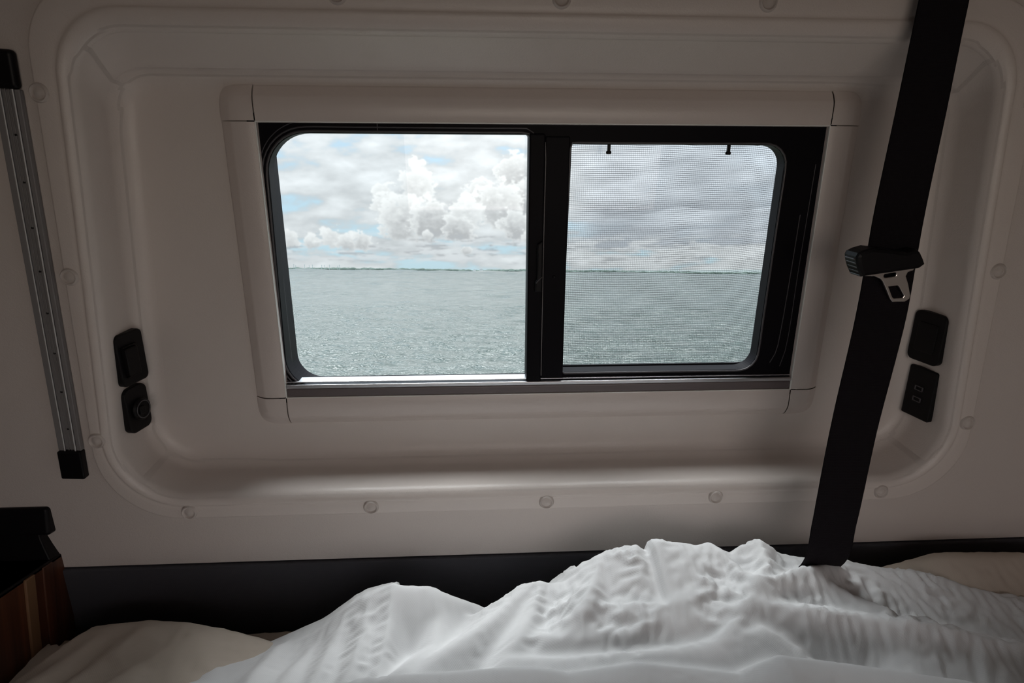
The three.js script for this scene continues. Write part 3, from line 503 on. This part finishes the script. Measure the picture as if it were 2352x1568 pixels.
// ---------------------------------------------------------------- outside: the ground the van stands on, the bay and its far shore
const OUT_UP = new THREE.Vector3(-Math.sin(TILT), Math.cos(TILT), 0), SEA = 3.4;
const outAt = (x, y, z) => new THREE.Vector3(x, y, z).applyAxisAngle(new THREE.Vector3(0, 0, 1), TILT).add(new THREE.Vector3(0, Y0, 0));
function outside(o) { o.rotation.z = TILT; return o; }
{
  const rows = [], NA = 640, NR = 640, r0 = 12.5, r1 = 3120;
  for (let i = 0; i <= NR; i++) {
    const r = r0 * Math.pow(r1 / r0, i / NR), cell = r * Math.log(r1 / r0) / NR, row = [];
    for (let j = 0; j <= NA; j++) {
      const t = j / NA * 2 - 1, a = (t * 34 + 30 * t ** 5) * Math.PI / 180, x = Math.sin(a) * r, z = -Math.cos(a) * r;
      let y = 0;
      for (let l = 0.34, k = 0; k < 12; k++, l *= 1.8) { if (l < 2.1 * cell) continue; if (l > 9 * cell && l > 2) break; y += (l < 1.2 ? 0.07 : 0.03) * l * n2(x / (l * 2.2) + k * 7, z / l - k * 3); }
      row.push([x, y, z]);
    }
    rows.push(row);
  }
  const wg = grid(rows), wp = wg.attributes.position, wuv = new Float32Array(wp.count * 2);
  for (let i = 0; i < wp.count; i++) { wuv[2 * i] = wp.getX(i) * 0.16; wuv[2 * i + 1] = wp.getZ(i) * 0.36; }
  wg.setAttribute('uv', new THREE.BufferAttribute(wuv, 2));
  const ripple = texture(512, (u, v) => 0.5 + 0.24 * wrapNoise(u, v, 14, 31) + 0.16 * wrapNoise(u, v, 30, 17) + 0.1 * wrapNoise(u, v, 62, 12));
  const water = new THREE.Mesh(wg, new THREE.MeshPhysicalMaterial({ color: lin(0.046, 0.062, 0.056), roughness: 0.12, specularIntensity: 0.72, bumpMap: ripple, bumpScale: 0.1 }));
  water.name = 'bay_water'; water.position.copy(outAt(0, -SEA, 0)); outside(water); water.receiveShadow = true; scene.add(water);
  dress(water, 'grey-green rippled water of the bay outside the window', 'water', { kind: 'stuff' });
}
{
  const shore = struct('far_shore', new THREE.BoxGeometry(9000, 3, 400).translate(0, 0.5, 0), std(lin(0.2, 0.24, 0.22), 0.95), 'low far shore along the horizon across the water', 'shore', false);
  shore.position.copy(outAt(0, -SEA, -3330)); outside(shore);
  const tree = new THREE.InstancedMesh(new THREE.IcosahedronGeometry(1, 1), std(lin(0.06, 0.085, 0.075), 1), 2600), m4 = new THREE.Matrix4(), r = rng(77);
  for (let i = 0; i < 2600; i++) { const s = 7 + 5 * r() + 4 * n2(i * 0.01, 2), x = (r() - 0.5) * 7000; m4.compose(new THREE.Vector3(x, 2 + 3 * r() + 3 * n2(x * 0.002, 9), -3195 - 120 * r()), new THREE.Quaternion(), new THREE.Vector3(s * 1.7, s * 0.95, s)); tree.setMatrixAt(i, m4); }
  tree.name = 'far_tree_line'; tree.position.copy(outAt(0, -SEA, 0)); outside(tree); scene.add(tree);
  dress(tree, 'grey-green line of trees on the far shore', 'trees', { kind: 'stuff' });
  const pole = thing('mast', 'thin mast in the row on the far shore at left', 'mast'), pg = new THREE.CylinderGeometry(0.7, 1.1, 26, 6).translate(0, 13, 0), pm = std(lin(0.34, 0.42, 0.43), 0.9), spots = [];
  part('pole', pg, pm, pole); part('cross_arm', new THREE.BoxGeometry(7, 0.9, 0.9).translate(0, 22, 0), pm, pole);
  for (let i = 0; i < 11; i++) spots.push([-16.9 + i * 0.46 + 0.18 * Math.sin(i * 2.3), 0.75 + 0.35 * Math.abs(Math.sin(i * 1.7))]);
  spots.forEach(([az, s], i) => { const o = i ? pole.clone() : pole; if (i) { o.name = numbered('mast'); scene.add(o); } o.userData = { ...o.userData, label: `thin mast on the far shore, ${['first', 'second', 'third', 'fourth', 'fifth', 'sixth', 'seventh', 'eighth', 'ninth', 'tenth', 'eleventh'][i]} from the left in the row`, group: 'masts on the far shore' }; const a = az * Math.PI / 180; o.position.copy(outAt(Math.tan(a) * 3190, -SEA + 2, -3190)); o.scale.set(1, s, 1); outside(o); });
  for (const [az, s, label] of [[-0.25, 1, 'left one of two tiny white houses on the far shore'], [0.38, 1.25, 'right one of two tiny white houses on the far shore']]) {
    const h = thing('house', label, 'house'); part('wall', new THREE.BoxGeometry(13, 7, 8).translate(0, 3.5, 0), std(lin(0.75, 0.78, 0.78), 0.9), h);
    part('roof', slab([[-7, 7], [7, 7], [0, 11]], [], -4.5, 4.5), std(lin(0.62, 0.65, 0.66), 0.9), h);
    h.scale.setScalar(s * 1.1); h.position.copy(outAt(Math.tan(az * Math.PI / 180) * 3136, -SEA + 2, -3136)); outside(h);
  }
  const sand = texture(256, (u, v) => { const k = 0.5 + 0.3 * wrapNoise(u, v, 20, 41) + 0.2 * wrapNoise(u, v, 50, 44); return [mix(38, 74, k), mix(44, 78, k), mix(32, 56, k)]; }, true);
  const gg = uvBox(new THREE.BoxGeometry(400, 0.6, 215).translate(0, -0.3, 0), 0.5);
  const ground = struct('ground', gg, std(new THREE.Color(1, 1, 1), 0.95, { map: sand }), 'dark grassy shore beside the water under the van', 'ground', false);
  ground.position.set(0, -1.0, 94.5);
}
scene.traverse((o) => { if (o.isMesh) { o.castShadow = true; o.receiveShadow = true; } });
renderer.render(scene, camera);
